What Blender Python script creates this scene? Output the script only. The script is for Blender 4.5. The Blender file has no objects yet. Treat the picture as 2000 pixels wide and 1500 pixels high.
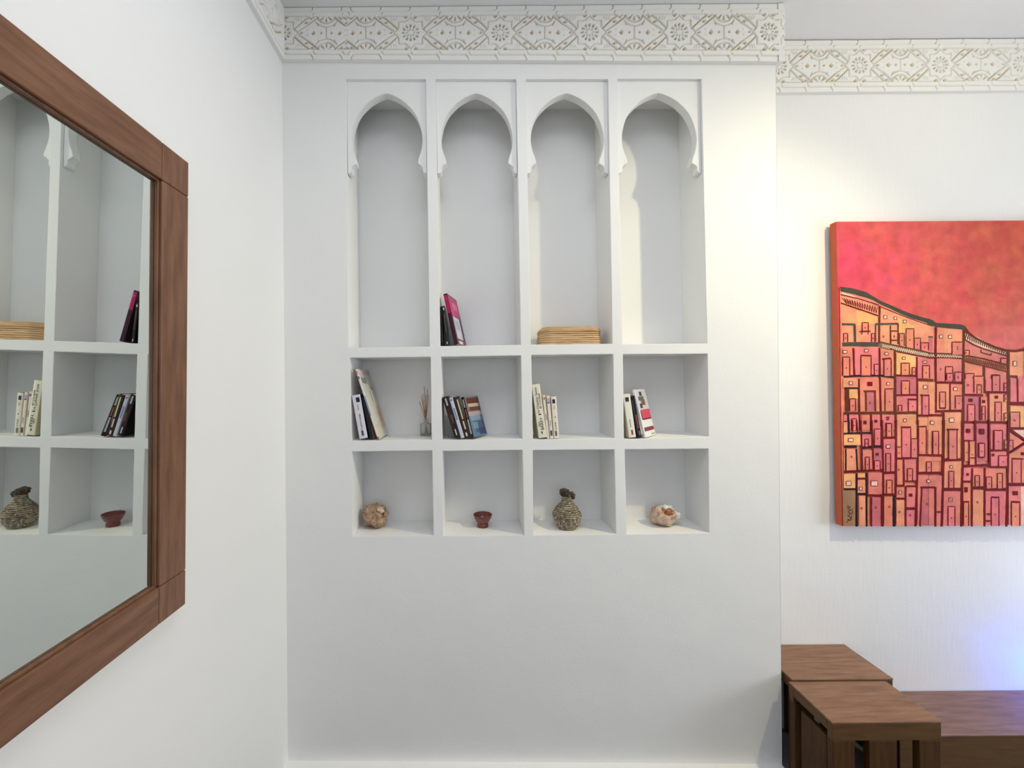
import bpy, bmesh, math, random
import numpy as np
from mathutils import Vector, Matrix, noise
from mathutils.geometry import tessellate_polygon
random.seed(7)
S = bpy.context.scene
C = S.collection
PI = math.pi

# ------------------------------------------------------------------ camera
F = 782.0; CX = 921.0; CY = 749.0; TH = math.radians(.5)
H = 1.55                      # eye height
D = F/480.0                   # niche wall distance
Y2 = 1.803                    # wall behind the painting
cam_d = bpy.data.cameras.new('camera'); cam = bpy.data.objects.new('camera', cam_d); C.objects.link(cam)
cam_d.sensor_fit = 'HORIZONTAL'; cam_d.sensor_width = 36; cam_d.lens = F/2000*36
cam_d.shift_x = (1000-CX)/2000; cam_d.shift_y = (CY-750)/2000
cam_d.clip_start = .02
cam.matrix_world = Matrix.Translation((0, 0, H)) @ Matrix.Rotation(PI/2, 4, 'X') @ Matrix.Rotation(-TH, 4, 'Z')
S.camera = cam
S.view_settings.view_transform = 'Standard'; S.view_settings.look = 'None'
S.view_settings.gamma = 1; S.view_settings.use_curve_mapping = False
S.view_settings.exposure = -.07
# ------------------------------------------------------------------ light
w = bpy.data.worlds.new('world'); S.world = w; w.use_nodes = True
w.node_tree.nodes['Background'].inputs[0].default_value = (.75, .85, 1, 1)
w.node_tree.nodes['Background'].inputs[1].default_value = .6

def lamp(name, kind, loc, col, power, **kw):
    d = bpy.data.lights.new(name, kind); o = bpy.data.objects.new(name, d); C.objects.link(o)
    o.location = loc; d.color = col; d.energy = power
    for k, v in kw.items(): setattr(d, k, v)
    return o
# hanging lamp near the ceiling, right of the frame
key = lamp('ceiling_lamp_light', 'SPOT', (1.95, .66, 2.81), (1, .88, .54), 77, shadow_soft_size=.03, spot_size=math.radians(116), spot_blend=1.0)
key.rotation_euler = Vector((-1.55, .97, -2.26)).to_track_quat('-Z', 'Y').to_euler()
lamp('ceiling_lamp_glow', 'POINT', (1.95, .66, 2.83), (1, .92, .64), 13, shadow_soft_size=.035)
# added fill light behind the camera, set in an unseen window
back_fill = lamp('back_fill_light', 'AREA', (.6, -2.55, 1.75), (.80, .88, 1), 10, shape='RECTANGLE', size=1.8, size_y=1.5)
back_fill.rotation_euler = (math.radians(90), 0, 0)
# added fill light at the right end, its unseen opening placed for grazing light
side_fill = lamp('side_fill_light', 'AREA', (3.9, .35, 1.35), (.84, .90, 1), 46, shape='RECTANGLE', size=1.0, size_y=2.0)
side_fill.rotation_euler = (0, math.radians(90), 0)
# broad overhead fill, added to brighten shelf tops and the upper wall
top = lamp('overhead_fill_light', 'AREA', (.25, .45, 3.03), (.92, .96, 1), 11, shape='RECTANGLE', size=1.0, size_y=1.0)
# blue-white lamp standing low, right of the frame near the painting wall
lamp('low_white_light', 'POINT', (2.60, 1.52, .66), (.72, .78, 1), .8, shadow_soft_size=.05)
lamp('low_blue_light', 'POINT', (2.52, 1.68, .26), (0, .09, 1), 2.4, shadow_soft_size=.05)

# ------------------------------------------------------------------ helpers
def px(x, y, Yd):
    """pixel of the 2000x1500 frame -> world X, Z on the plane Y = Yd"""
    dx = x-CX; dy = y-CY
    u = dx*math.cos(TH)-dy*math.sin(TH); v = dx*math.sin(TH)+dy*math.cos(TH)
    return u*Yd/F, H-v*Yd/F

def lin(r, g, b):
    f = lambda c: (c/255/12.92) if c/255 <= .04045 else ((c/255+.055)/1.055)**2.4
    return (f(r), f(g), f(b), 1)

def mat(name, col, rough=.6, spec=.5, metal=0, bump=0, bscale=60, var=None, vscale=5, bevel=0, col2=None, stretch=None, coat=0):
    m = bpy.data.materials.new(name); m.use_nodes = True
    nt = m.node_tree; n = nt.nodes; l = nt.links; b = n['Principled BSDF']
    b.inputs['Roughness'].default_value = rough; b.inputs['Specular IOR Level'].default_value = spec
    b.inputs['Metallic'].default_value = metal; b.inputs['Base Color'].default_value = col
    b.inputs['Coat Weight'].default_value = coat
    tc = n.new('ShaderNodeTexCoord'); out = tc.outputs['Object']
    if stretch:
        mp = n.new('ShaderNodeMapping'); mp.inputs['Scale'].default_value = stretch
        l.new(out, mp.inputs['Vector']); out = mp.outputs['Vector']
    if col2:
        nz = n.new('ShaderNodeTexNoise'); nz.inputs['Scale'].default_value = vscale; nz.inputs['Detail'].default_value = 6
        nz.inputs['Roughness'].default_value = .6
        l.new(out, nz.inputs['Vector'])
        rp = n.new('ShaderNodeValToRGB'); rp.color_ramp.elements[0].position = .35; rp.color_ramp.elements[1].position = .68
        rp.color_ramp.elements[0].color = col; rp.color_ramp.elements[1].color = col2
        l.new(nz.outputs['Fac'], rp.inputs['Fac']); l.new(rp.outputs['Color'], b.inputs['Base Color'])
    last = None
    if bevel:
        bv = n.new('ShaderNodeBevel'); bv.samples = 4; bv.inputs['Radius'].default_value = bevel; last = bv.outputs['Normal']
    if bump:
        nb = n.new('ShaderNodeTexNoise'); nb.inputs['Scale'].default_value = bscale; nb.inputs['Detail'].default_value = 5
        l.new(out, nb.inputs['Vector'])
        bp = n.new('ShaderNodeBump'); bp.inputs['Strength'].default_value = bump; bp.inputs['Distance'].default_value = .004
        l.new(nb.outputs['Fac'], bp.inputs['Height'])
        if last: l.new(last, bp.inputs['Normal'])
        last = bp.outputs['Normal']
    if last: l.new(last, b.inputs['Normal'])
    return m

def plaster(name, col, bevel=.005, fine=.09, broad=.5, brush=0):
    m = bpy.data.materials.new(name); m.use_nodes = True
    nt = m.node_tree; n = nt.nodes; l = nt.links; b = n['Principled BSDF']
    b.inputs['Base Color'].default_value = col; b.inputs['Roughness'].default_value = .55
    b.inputs['Specular IOR Level'].default_value = .25
    tc = n.new('ShaderNodeTexCoord')
    def nz(s, d):
        q = n.new('ShaderNodeTexNoise'); q.inputs['Scale'].default_value = s; q.inputs['Detail'].default_value = d
        l.new(tc.outputs['Object'], q.inputs['Vector']); return q.outputs['Fac']
    bv = n.new('ShaderNodeBevel'); bv.samples = 6; bv.inputs['Radius'].default_value = bevel
    b1 = n.new('ShaderNodeBump'); b1.inputs['Strength'].default_value = broad; b1.inputs['Distance'].default_value = .02
    l.new(nz(2.2, 3), b1.inputs['Height']); l.new(bv.outputs['Normal'], b1.inputs['Normal'])
    b2 = n.new('ShaderNodeBump'); b2.inputs['Strength'].default_value = fine; b2.inputs['Distance'].default_value = .004
    l.new(nz(95, 4), b2.inputs['Height']); l.new(b1.outputs['Normal'], b2.inputs['Normal'])
    last = b2
    if brush:                                   # vertical marks of the lime brush
        mp = n.new('ShaderNodeMapping'); mp.inputs['Scale'].default_value = (85, 85, 9); mp.inputs['Rotation'].default_value = (0, .12, 0)
        l.new(tc.outputs['Object'], mp.inputs['Vector'])
        q = n.new('ShaderNodeTexNoise'); q.inputs['Scale'].default_value = 1; q.inputs['Detail'].default_value = 2; l.new(mp.outputs['Vector'], q.inputs['Vector'])
        b3 = n.new('ShaderNodeBump'); b3.inputs['Strength'].default_value = brush; b3.inputs['Distance'].default_value = .006
        l.new(q.outputs['Fac'], b3.inputs['Height']); l.new(b2.outputs['Normal'], b3.inputs['Normal']); last = b3
    l.new(last.outputs['Normal'], b.inputs['Normal'])
    return m

def vcol_mat(name, rough=.6, spec=.3, bump=0, mottled=0, vscale=9, weave=0):
    """colour read from the mesh's own 'paint' attribute, with brush mottling"""
    m = bpy.data.materials.new(name); m.use_nodes = True
    nt = m.node_tree; n = nt.nodes; l = nt.links; b = n['Principled BSDF']
    b.inputs['Roughness'].default_value = rough; b.inputs['Specular IOR Level'].default_value = spec
    a = n.new('ShaderNodeAttribute'); a.attribute_name = 'paint'
    out = a.outputs['Color']
    tc = n.new('ShaderNodeTexCoord')
    if mottled:
        nz = n.new('ShaderNodeTexNoise'); nz.inputs['Scale'].default_value = vscale; nz.inputs['Detail'].default_value = 6
        l.new(tc.outputs['Object'], nz.inputs['Vector'])
        mr = n.new('ShaderNodeMapRange'); mr.inputs[1].default_value = .3; mr.inputs[2].default_value = .7
        mr.inputs[3].default_value = .93-mottled; mr.inputs[4].default_value = .93+mottled
        l.new(nz.outputs['Fac'], mr.inputs[0])
        hs = n.new('ShaderNodeHueSaturation'); l.new(out, hs.inputs['Color']); l.new(mr.outputs[0], hs.inputs['Value'])
        nz2 = n.new('ShaderNodeTexNoise'); nz2.inputs['Scale'].default_value = vscale*.6; nz2.inputs['Detail'].default_value = 3
        mp = n.new('ShaderNodeMapping'); mp.inputs['Location'].default_value = (3, 5, 7)
        l.new(tc.outputs['Object'], mp.inputs['Vector']); l.new(mp.outputs['Vector'], nz2.inputs['Vector'])
        m2 = n.new('ShaderNodeMapRange'); m2.inputs[1].default_value = .3; m2.inputs[2].default_value = .7
        m2.inputs[3].default_value = .5-mottled*.05; m2.inputs[4].default_value = .5+mottled*.05
        l.new(nz2.outputs['Fac'], m2.inputs[0]); l.new(m2.outputs[0], hs.inputs['Hue'])
        out = hs.outputs['Color']
    l.new(out, b.inputs['Base Color'])
    if bump:
        nb = n.new('ShaderNodeTexNoise'); nb.inputs['Scale'].default_value = 350
        l.new(tc.outputs['Object'], nb.inputs['Vector'])
        bp = n.new('ShaderNodeBump'); bp.inputs['Strength'].default_value = bump; bp.inputs['Distance'].default_value = .002
        l.new(nb.outputs['Fac'], bp.inputs['Height']); l.new(bp.outputs['Normal'], b.inputs['Normal'])
    return m

class MB:
    def __init__(s): s.v = []; s.f = []; s.c = []
    def add(s, vs, fs, c=None):
        o = len(s.v); s.v += [tuple(v) for v in vs]; s.f += [tuple(i+o for i in f) for f in fs]; s.c += [c]*len(fs)
    def box(s, x0, y0, z0, x1, y1, z1, c=None, M=None):
        vs = [Vector((x, y, z)) for z in (z0, z1) for y in (y0, y1) for x in (x0, x1)]
        if M: vs = [M @ v for v in vs]
        s.add(vs, [(0, 2, 3, 1), (4, 5, 7, 6), (0, 1, 5, 4), (2, 6, 7, 3), (0, 4, 6, 2), (1, 3, 7, 5)], c)
    def lathe(s, prof, n=32, c=None, cx=0, cy=0):
        vs = []
        for r, z in prof:
            for k in range(n):
                a = 2*PI*k/n; vs.append((cx+r*math.cos(a), cy+r*math.sin(a), z))
        fs = [(i*n+k, i*n+(k+1) % n, (i+1)*n+(k+1) % n, (i+1)*n+k) for i in range(len(prof)-1) for k in range(n)]
        s.add(vs, fs, c)
    def tube(s, pts, r, n=8, closed=False, c=None):
        pts = [Vector(p) for p in pts]; N = len(pts); vs = []
        for i, p in enumerate(pts):
            if closed: t = pts[(i+1) % N]-pts[i-1]
            else: t = pts[min(i+1, N-1)]-pts[max(i-1, 0)]
            t.normalize(); up = Vector((0, 0, 1)) if abs(t.z) < .9 else Vector((1, 0, 0))
            a = t.cross(up).normalized(); b = a.cross(t)
            rr = r[i] if isinstance(r, (list, tuple)) else r
            for k in range(n):
                q = 2*PI*k/n; vs.append(p+a*(rr*math.cos(q))+b*(rr*math.sin(q)))
        fs = [(i*n+k, i*n+(k+1) % n, ((i+1) % N)*n+(k+1) % n, ((i+1) % N)*n+k) for i in range(N if closed else N-1) for k in range(n)]
        if not closed: fs += [tuple(range(n))[::-1], tuple((N-1)*n+k for k in range(n))]
        s.add(vs, fs, c)
    def build(s, name, m, parent=None, smooth=False, bevel=0, origin=None):
        me = bpy.data.meshes.new(name)
        vs = s.v
        if origin is not None: vs = [(a-origin[0], b-origin[1], c-origin[2]) for a, b, c in vs]
        me.from_pydata(vs, [], s.f); me.update()
        if any(c is not None for c in s.c):
            at = me.color_attributes.new('paint', 'FLOAT_COLOR', 'CORNER')
            for p in me.polygons:
                c = s.c[p.index] or (1, 1, 1, 1)
                for li in p.loop_indices: at.data[li].color = c
        bm = bmesh.new(); bm.from_mesh(me); bmesh.ops.recalc_face_normals(bm, faces=bm.faces); bm.to_mesh(me); bm.free()
        if smooth:
            for p in me.polygons: p.use_smooth = True
        me.materials.append(m)
        o = bpy.data.objects.new(name, me); C.objects.link(o)
        if origin is not None: o.location = origin
        if parent: o.parent = parent
        if bevel:
            md = o.modifiers.new('bevel', 'BEVEL'); md.width = bevel; md.segments = 2; md.limit_method = 'ANGLE'
        return o

def tag(o, label=None, cat=None, group=None, kind=None):
    if label: o['label'] = label
    if cat: o['category'] = cat
    if group: o['group'] = group
    if kind: o['kind'] = kind
    return o
def thing(name, label, cat, loc, rot=(0, 0, 0), group=None):
    o = bpy.data.objects.new(name, None); C.objects.link(o); o.empty_display_size = .02
    o.location = loc; o.rotation_euler = rot
    return tag(o, label, cat, group)

# ------------------------------------------------------------------ materials
M_wall = plaster('white_plaster', (.86, .86, .848, 1))
M_brushed = plaster('brushed_white_plaster', (.86, .86, .845, 1), brush=.10)
M_ceil = plaster('ceiling_plaster', (.86, .86, .86, 1), fine=.2, broad=.8)
M_floor = mat('clay_floor_tiles', lin(84, 82, 84), rough=.45, bump=.3, bscale=40, col2=lin(100, 98, 100))

def wood(name, a, b, stretch, rough=.38, spec=.5):
    return mat(name, a, rough=rough, spec=spec, bump=.12, bscale=30, col2=b, vscale=3.2, stretch=stretch, bevel=.002)
wa, wb = lin(104, 68, 44), lin(132, 92, 68)
M_wy = wood('dark_wood_along', wa, wb, (18, 2.2, 18))
M_wz = wood('dark_wood_upright', wa, wb, (18, 18, 2.2))
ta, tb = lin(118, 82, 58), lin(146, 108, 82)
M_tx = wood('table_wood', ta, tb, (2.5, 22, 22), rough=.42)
M_tz = wood('table_wood_upright_shaded', lin(64, 38, 8), lin(82, 52, 14), (22, 22, 2.5), rough=.55, spec=.3)  # darker than the tabletop: shade on the upright faces is in the colour

M_ta = wood('table_wood_apron_shaded', lin(80, 52, 14), lin(98, 66, 22), (2.5, 22, 22), rough=.5)  # fronts darkened in the colour, as shaded from the light above
# ------------------------------------------------------------------ setting
DEP = .18
def struct(o, label=None):
    o['kind'] = 'structure'
    if label: o['label'] = label
    return o
cols_top = [(675, 831.5), (850.5, 1008), (1026.6, 1187.5), (1205, 1369.8)]
TOPY = [155, 155, 155, 154.3]
US = [((680.5, 679), (839, 677)), ((860, 676), (1017, 673.5)), ((1036.7, 673), (1196, 671.5)), ((1215.6, 672), (1381, 671))]
UB = [((683, 699), (841, 697)), ((861, 697), (1017.5, 694.5)), ((1037.5, 693.5), (1197.5, 692)), ((1216.5, 692), (1382, 691))]
MS = [((686, 861), (843, 859)), ((864, 859.5), (1020, 857)), ((1041, 858.5), (1199.5, 855.5)), ((1218.5, 858), (1384, 852.5))]
MBt = [((687, 882), (844, 880)), ((864, 881), (1020.5, 879)), ((1040.5, 879.5), (1200, 878)), ((1220, 878), (1383.5, 876.5))]
LS = [((688, 1047.5), (846.5, 1046)), ((865.6, 1047), (1023.6, 1045.5)), ((1041.5, 1045.5), (1203, 1043)), ((1224, 1043.5), (1385, 1040.5))]
XC = px(1521, 750, D)[0]              # outside corner of the niche pier
XL = px(556, 750, D)[0]              # left room corner
ZC = 3.07
def P(x, y): return px(x, y, D)
cells = []                            # (TL, TR, BR, BL) world X,Z
for c in range(4):
    cells.append(('tall', c, [P(cols_top[c][0], TOPY[c]), P(cols_top[c][1], TOPY[c]), P(*US[c][1]), P(*US[c][0])]))
    cells.append(('mid', c, [P(*UB[c][0]), P(*UB[c][1]), P(*MS[c][1]), P(*MS[c][0])]))
    cells.append(('low', c, [P(*MBt[c][0]), P(*MBt[c][1]), P(*LS[c][1]), P(*LS[c][0])]))
CELL = {(r, c): q for r, c, q in cells}
def floor_at(row, c, X):
    q = CELL[(row, c)]; (x0, z0), (x1, z1) = q[3], q[2]
    return z0+(z1-z0)*(X-x0)/(x1-x0)

wm = MB()
def wob(p, q, n=14, amp=.0009):
    """hand-made edge: slightly wavy points from p to q (q excluded)"""
    out = []
    for i in range(n):
        t = i/n; x = p[0]+(q[0]-p[0])*t; z = p[1]+(q[1]-p[1])*t
        k = 0 if i == 0 else amp
        out.append((x+k*noise.noise(Vector((x*23, z*23, 1))), z+k*noise.noise(Vector((x*23, z*23, 9)))))
    return out
outer = [(XL-.02, -.05), (XC, -.05), (XC, ZC+.02), (XL-.02, ZC+.02)]
loops = [outer]
for r, c, q in cells:
    lp = []
    for i in range(4): lp += wob(q[i], q[(i+1) % 4])
    loops.append(lp)
allp = [Vector((x, D, z)) for lp in loops for x, z in lp]
tris = tessellate_polygon([[Vector((x, z, 0)) for x, z in lp] for lp in loops])
wm.add(allp, [tuple(t) for t in tris])
for (r, c, q), lp in zip(cells, loops[1:]):
    n = len(lp); cx = sum(p[0] for p in q)/4; cz = sum(p[1] for p in q)/4
    def inner(p, e=.004): return (p[0]+(cx-p[0])*.0+(e if p[0] < cx else -e)*0, p[1])
    vs = [(x, D, z) for x, z in lp]+[(x, D+DEP, z) for x, z in lp]
    wm.add(vs, [(i, (i+1) % n, n+(i+1) % n, n+i) for i in range(n)]+[tuple(n+i for i in range(n))])
# return face of the pier and its hidden back
wm.add([(XC, D, -.05), (XC, Y2+.001, -.05), (XC, Y2+.001, ZC+.02), (XC, D, ZC+.02)], [(0, 1, 2, 3)])
wall_back = wm.build('wall_back', M_wall)
struct(wall_back, 'white plaster wall with twelve built-in niches, four of them arched')

# arched panels set into the tall niches
half = [(0, 255), (45, 266), (85, 283), (125, 303), (160, 325), (197, 353), (230, 385), (262, 418), (290, 455), (312, 494), (330, 535), (345, 577), (355, 620),
        (364, 660), (369, 700), (371, 740), (368, 780), (360, 830), (348, 875), (334, 910), (325, 940), (320, 965), (324, 985), (342, 992), (352, 1000), (364, 1012), (372, 1020), (371, 1045), (374, 1065), (384, 1078), (398, 1082), (413, 1086)]
for c in range(4):
    x0, x1 = cols_top[c]; xb0 = US[c][0][0]; xb1 = US[c][1][0]
    cxp = (x0+x1)/2; sc = (x1-x0)/2/416/1.0; y0 = TOPY[c]; sy = 1/5.263
    def mp(dx, zy):
        y = y0+(zy-130)*sy
        t = (y-y0)/(US[c][0][1]-y0)
        mid = cxp+((xb0+xb1)/2-cxp)*t
        return P(mid+dx*sc, y)
    poly = [mp(-416, 128), mp(416, 128)]+[mp(a, b) for a, b in half[::-1]]+[mp(-a, b) for a, b in half[1:]]
    pm = MB(); ya, yb = D+.011, D+.011+.036
    tr = tessellate_polygon([[Vector((x, z, 0)) for x, z in poly]])
    n = len(poly)
    pm.add([(x, ya, z) for x, z in poly]+[(x, yb, z) for x, z in poly],
           [tuple(t) for t in tr]+[tuple(n+i for i in t) for t in tr]+[(i, (i+1) % n, n+(i+1) % n, n+i) for i in range(n)])
    o = pm.build('arch_panel', M_wall, wall_back)

# left wall, painting wall, rest of the room
def quadwall(name, pts, m, label=None):
    b = MB(); b.add(pts, [tuple(range(len(pts)))]); return struct(b.build(name, m), label)
lx = lambda Y: XL+.009*(D-Y)
YF = -2.6; XR = 4.0
quadwall('wall_left', [(lx(YF), YF, -.05), (lx(D+.02), D+.02, -.05), (lx(D+.02), D+.02, ZC+.02), (lx(YF), YF, ZC+.02)], M_wall, 'white plaster side wall carrying the mirror')
quadwall('wall_alcove', [(XC-.1, Y2, -.05), (XR, Y2, -.05), (XR, Y2, ZC+.02), (XC-.1, Y2, ZC+.02)], M_brushed, 'set-back white plaster wall behind the painting')
# right wall with an opening added for the side fill light
b = MB()
def wall_hole_x(X, ya, yb, h0, h1, z0, z1):
    for (a, bb, c0, c1) in ((ya, h0, -.05, ZC+.02), (h1, yb, -.05, ZC+.02), (h0, h1, z1, ZC+.02), (h0, h1, -.05, z0)):
        if bb > a and c1 > c0: b.add([(X, a, c0), (X, bb, c0), (X, bb, c1), (X, a, c1)], [(0, 1, 2, 3)])
wall_hole_x(XR, YF, Y2, -.15, .85, 0, 2.35)
struct(b.build('wall_right', M_wall))
b = MB()
for (a, bb, c0, c1) in ((lx(YF), -.3, -.05, ZC+.02), (1.5, XR, -.05, ZC+.02), (-.3, 1.5, 2.5, ZC+.02), (-.3, 1.5, -.05, 1.0)):
    b.add([(a, YF, c0), (bb, YF, c0), (bb, YF, c1), (a, YF, c1)], [(0, 1, 2, 3)])
struct(b.build('wall_front', M_wall))
b = MB()
for a, bb in ((-.3, -.24), (.57, .63), (1.44, 1.5)): b.box(a, YF-.05, 1.0, bb, YF+.0, 2.5)
b.box(-.24, YF-.05, 1.0, 1.44, YF, 1.06); b.box(-.24, YF-.05, 2.44, 1.44, YF, 2.5)
struct(b.build('added_window_1', M_wz))  # unseen window frame, added around the back fill light
fz = lambda X: .003-.0158*(X-.2)
quadwall('floor', [(lx(YF)-.02, YF, fz(-.8)), (XR, YF, fz(XR)), (XR, Y2, fz(XR)), (lx(YF)-.02, Y2, fz(-.8))], M_floor, 'dark clay floor')
_k = MB(); _k.box(lx(D)-.005, D-.05, -.04, XC+.0, D+.01, .004); _ko = _k.build('baseboard_back', M_wall, bevel=.004)
for _v in _ko.data.vertices: _v.co.z += fz(_v.co.x) if _v.co.z > 0 else 0
struct(_ko, 'white plaster kerb along the foot of the niche wall')
quadwall('ceiling', [(lx(YF)-.02, YF, ZC), (XR, YF, ZC), (XR, Y2, ZC), (lx(YF)-.02, Y2, ZC)], M_ceil, 'white plaster ceiling')

# ------------------------------------------------------------------ carved cornices
def carve(U, V):
    """depth of the carving (0 surface .. 1 deepest). U along the band from a rosette centre, V down, in units of 1/640 of the repeat"""
    Pd = 640.0
    X = (U+Pd/2) % Pd-Pd/2; ax = np.abs(X); ay = np.abs(V)
    h = np.zeros_like(X)
    def groove(d, w_, k=1.0):
        nonlocal h
        h = np.maximum(h, k*np.clip(1.35*(1-d/w_), 0, 1))
    def seg(px_, py_, x0, y0, x1, y1):
        dx, dy = x1-x0, y1-y0; t = np.clip(((px_-x0)*dx+(py_-y0)*dy)/(dx*dx+dy*dy), 0, 1)
        return np.hypot(px_-x0-t*dx, py_-y0-t*dy)
    def diamond(cx, cy, rx, ry, k=1.0):
        nonlocal h
        h = np.maximum(h, k*np.clip(2.2*(1-(np.abs(ax-cx)/rx+np.abs(ay-cy)/ry)), 0, 1))
    # rosette
    r = np.hypot(X, V); th = np.arctan2(V, X)
    star = np.minimum(np.abs(np.maximum(ax, ay)-84), 1e3)
    dia = np.abs((ax+ay)/1.4142-84)
    inside = np.maximum(ax, ay) < (84-1); ind = (ax+ay)/1.4142 < (84-1)
    groove(np.where(~ind, star, 1e3), 7, .75); groove(np.where(~inside, dia, 1e3), 7, .75)
    pet = np.cos(12*th)
    h = np.maximum(h, np.where((r > 38) & (r < 66), np.clip((pet+.25)*2.2, 0, 1)*np.clip((r-38)/5, 0, 1)*np.clip((66-r)/5, 0, 1), 0))
    h = np.maximum(h, np.where((r > 16) & (r < 34), np.clip((np.cos(8*th+.4)+.1)*2, 0, .9)*np.clip((r-16)/4, 0, 1)*np.clip((34-r)/4, 0, 1), 0))
    # straps between rosette and fans
    groove(seg(ax, ay, 92, 30, 165, 100), 8); groove(seg(ax, ay, 165, 100, 200, 122), 9)
    groove(seg(ax, ay, 122, 14, 190, 62), 8, .8); groove(seg(ax, ay, 190, 62, 262, 122), 9)
    diamond(175, 78, 26, 14); diamond(215, 112, 20, 14)
    diamond(140, 0, 22, 11); diamond(226, 0, 22, 22); diamond(284, 0, 13, 13); diamond(186, 20, 8, 5, .6)
    # fans above and below
    rf = np.hypot(ax-320, ay-138)
    infield = ay < 128
    groove(np.where(infield, np.abs(rf-64), 1e3), 7, .9)
    groove(np.where(infield & (ax > 245), np.abs(rf-92), 1e3), 6, .9)
    thf = np.arctan2(138-ay, ax-320)
    h = np.maximum(h, np.where((rf < 56) & (rf > 22) & infield, np.clip((np.cos(8*thf)-.15)*2, 0, .9), 0))
    groove(np.where(ay < 44, np.abs(ax-320), 1e3), 5, .8)
    diamond(262, 62, 12, 16, .8)
    # fans of slits beside the rosette
    for a in (0, 14, 28): groove(seg(ax, ay, 112+a, 92-a*.3, 100+a*1.4, 112), 4, .5)
    # field border
    groove(np.where((ax > 18) & (ax < 190), np.abs(ay-126), 1e3), 6, .85)
    diamond(34, 118, 22, 14); diamond(232, 124, 30, 10, .8)
    groove(np.where(ax > 250, np.abs(ay-128), 1e3), 4, .5)
    # interlocking key border
    q = (U % 208.0)
    groove(np.where((q > 16) & (q < 188), np.abs(ay-162), 1e3), 4.5, .8)
    groove(seg(q, ay, 188, 162, 204, 182), 5, .8); groove(seg(q, ay, 204, 182, 204, 198), 5, .8)
    groove(seg(q, ay, 0, 146, 16, 162), 5, .8); groove(seg(q, ay, 0, 132, 0, 146), 5, .6)
    return np.clip(h, 0, 1)

def cornice(name, p0, p1, out, t0, t1, u0, flip=1, thick=.022, depth=.0085, step=.00145, label=None, warp=None):
    """p0,p1: ends (x,y) on the wall; out: horizontal outward direction; t0,t1: (bottom, top) heights at each end"""
    L = math.hypot(p1[0]-p0[0], p1[1]-p0[1]); nu = int(L/step); nv = int(.225/step)
    s = np.linspace(0, 1, nu+1); t = np.linspace(0, 1, nv+1)
    SS, TT = np.meshgrid(s, t)
    unit = (172.7/480)/640
    h = carve(warp(SS*L) if warp else u0+flip*SS*L/unit, -200+400*TT)
    n2 = np.sin(SS*L*21)*.0004+np.sin(SS*L*9+TT*5)*.0005
    prof = thick-h*depth+n2
    prof = prof-.004*(np.abs(TT-.5) > .415)*1.0           # plain rims a little lower
    zt = t0[1]+(t1[1]-t0[1])*SS; zb = t0[0]+(t1[0]-t0[0])*SS
    Z = zt+(zb-zt)*TT
    X = p0[0]+(p1[0]-p0[0])*SS+out[0]*prof; Yy = p0[1]+(p1[1]-p0[1])*SS+out[1]*prof
    V = np.stack([X, Yy, Z], -1).reshape(-1, 3)
    idx = np.arange((nu+1)*(nv+1)).reshape(nv+1, nu+1)
    Fq = np.stack([idx[:-1, :-1], idx[1:, :-1], idx[1:, 1:], idx[:-1, 1:]], -1).reshape(-1, 4)
    base = len(V)
    # closing strip: bottom, and both ends, back to the wall
    wallv = []
    for k in range(nu+1):
        wallv.append((p0[0]+(p1[0]-p0[0])*s[k]-out[0]*.004, p0[1]+(p1[1]-p0[1])*s[k]-out[1]*.004, zb[0, k]))
    extra = [(int(idx[-1, k]), base+k, base+k+1, int(idx[-1, k+1])) for k in range(nu)]
    vv = V.tolist()+wallv
    b2 = len(vv)
    for e, k in ((0, 0), (1, nu)):
        o2 = len(vv)
        for j in range(nv+1):
            vv.append((p0[0]+(p1[0]-p0[0])*s[k]-out[0]*.004, p0[1]+(p1[1]-p0[1])*s[k]-out[1]*.004, float(Z[j, k])))
        extra += [(int(idx[j, k]), int(idx[j+1, k]), o2+j+1, o2+j) for j in range(nv)]
    me = bpy.data.meshes.new(name); me.from_pydata(vv, [], Fq.tolist()+extra); me.update()
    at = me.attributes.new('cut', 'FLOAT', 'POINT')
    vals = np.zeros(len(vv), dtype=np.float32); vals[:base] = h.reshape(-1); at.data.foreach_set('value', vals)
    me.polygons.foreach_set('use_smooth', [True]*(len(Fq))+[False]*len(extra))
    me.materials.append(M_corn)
    o = bpy.data.objects.new(name, me); C.objects.link(o)
    return struct(o, label)

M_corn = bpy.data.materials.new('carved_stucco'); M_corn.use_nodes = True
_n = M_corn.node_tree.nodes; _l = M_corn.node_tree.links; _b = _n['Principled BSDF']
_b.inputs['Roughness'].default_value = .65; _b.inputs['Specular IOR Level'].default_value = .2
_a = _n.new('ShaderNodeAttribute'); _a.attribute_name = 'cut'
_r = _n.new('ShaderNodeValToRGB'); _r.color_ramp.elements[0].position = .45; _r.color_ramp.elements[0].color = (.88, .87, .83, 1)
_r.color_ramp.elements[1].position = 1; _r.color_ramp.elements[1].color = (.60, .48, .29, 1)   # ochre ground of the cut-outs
_l.new(_a.outputs['Fac'], _r.inputs['Fac']); _l.new(_r.outputs['Color'], _b.inputs['Base Color'])

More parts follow.
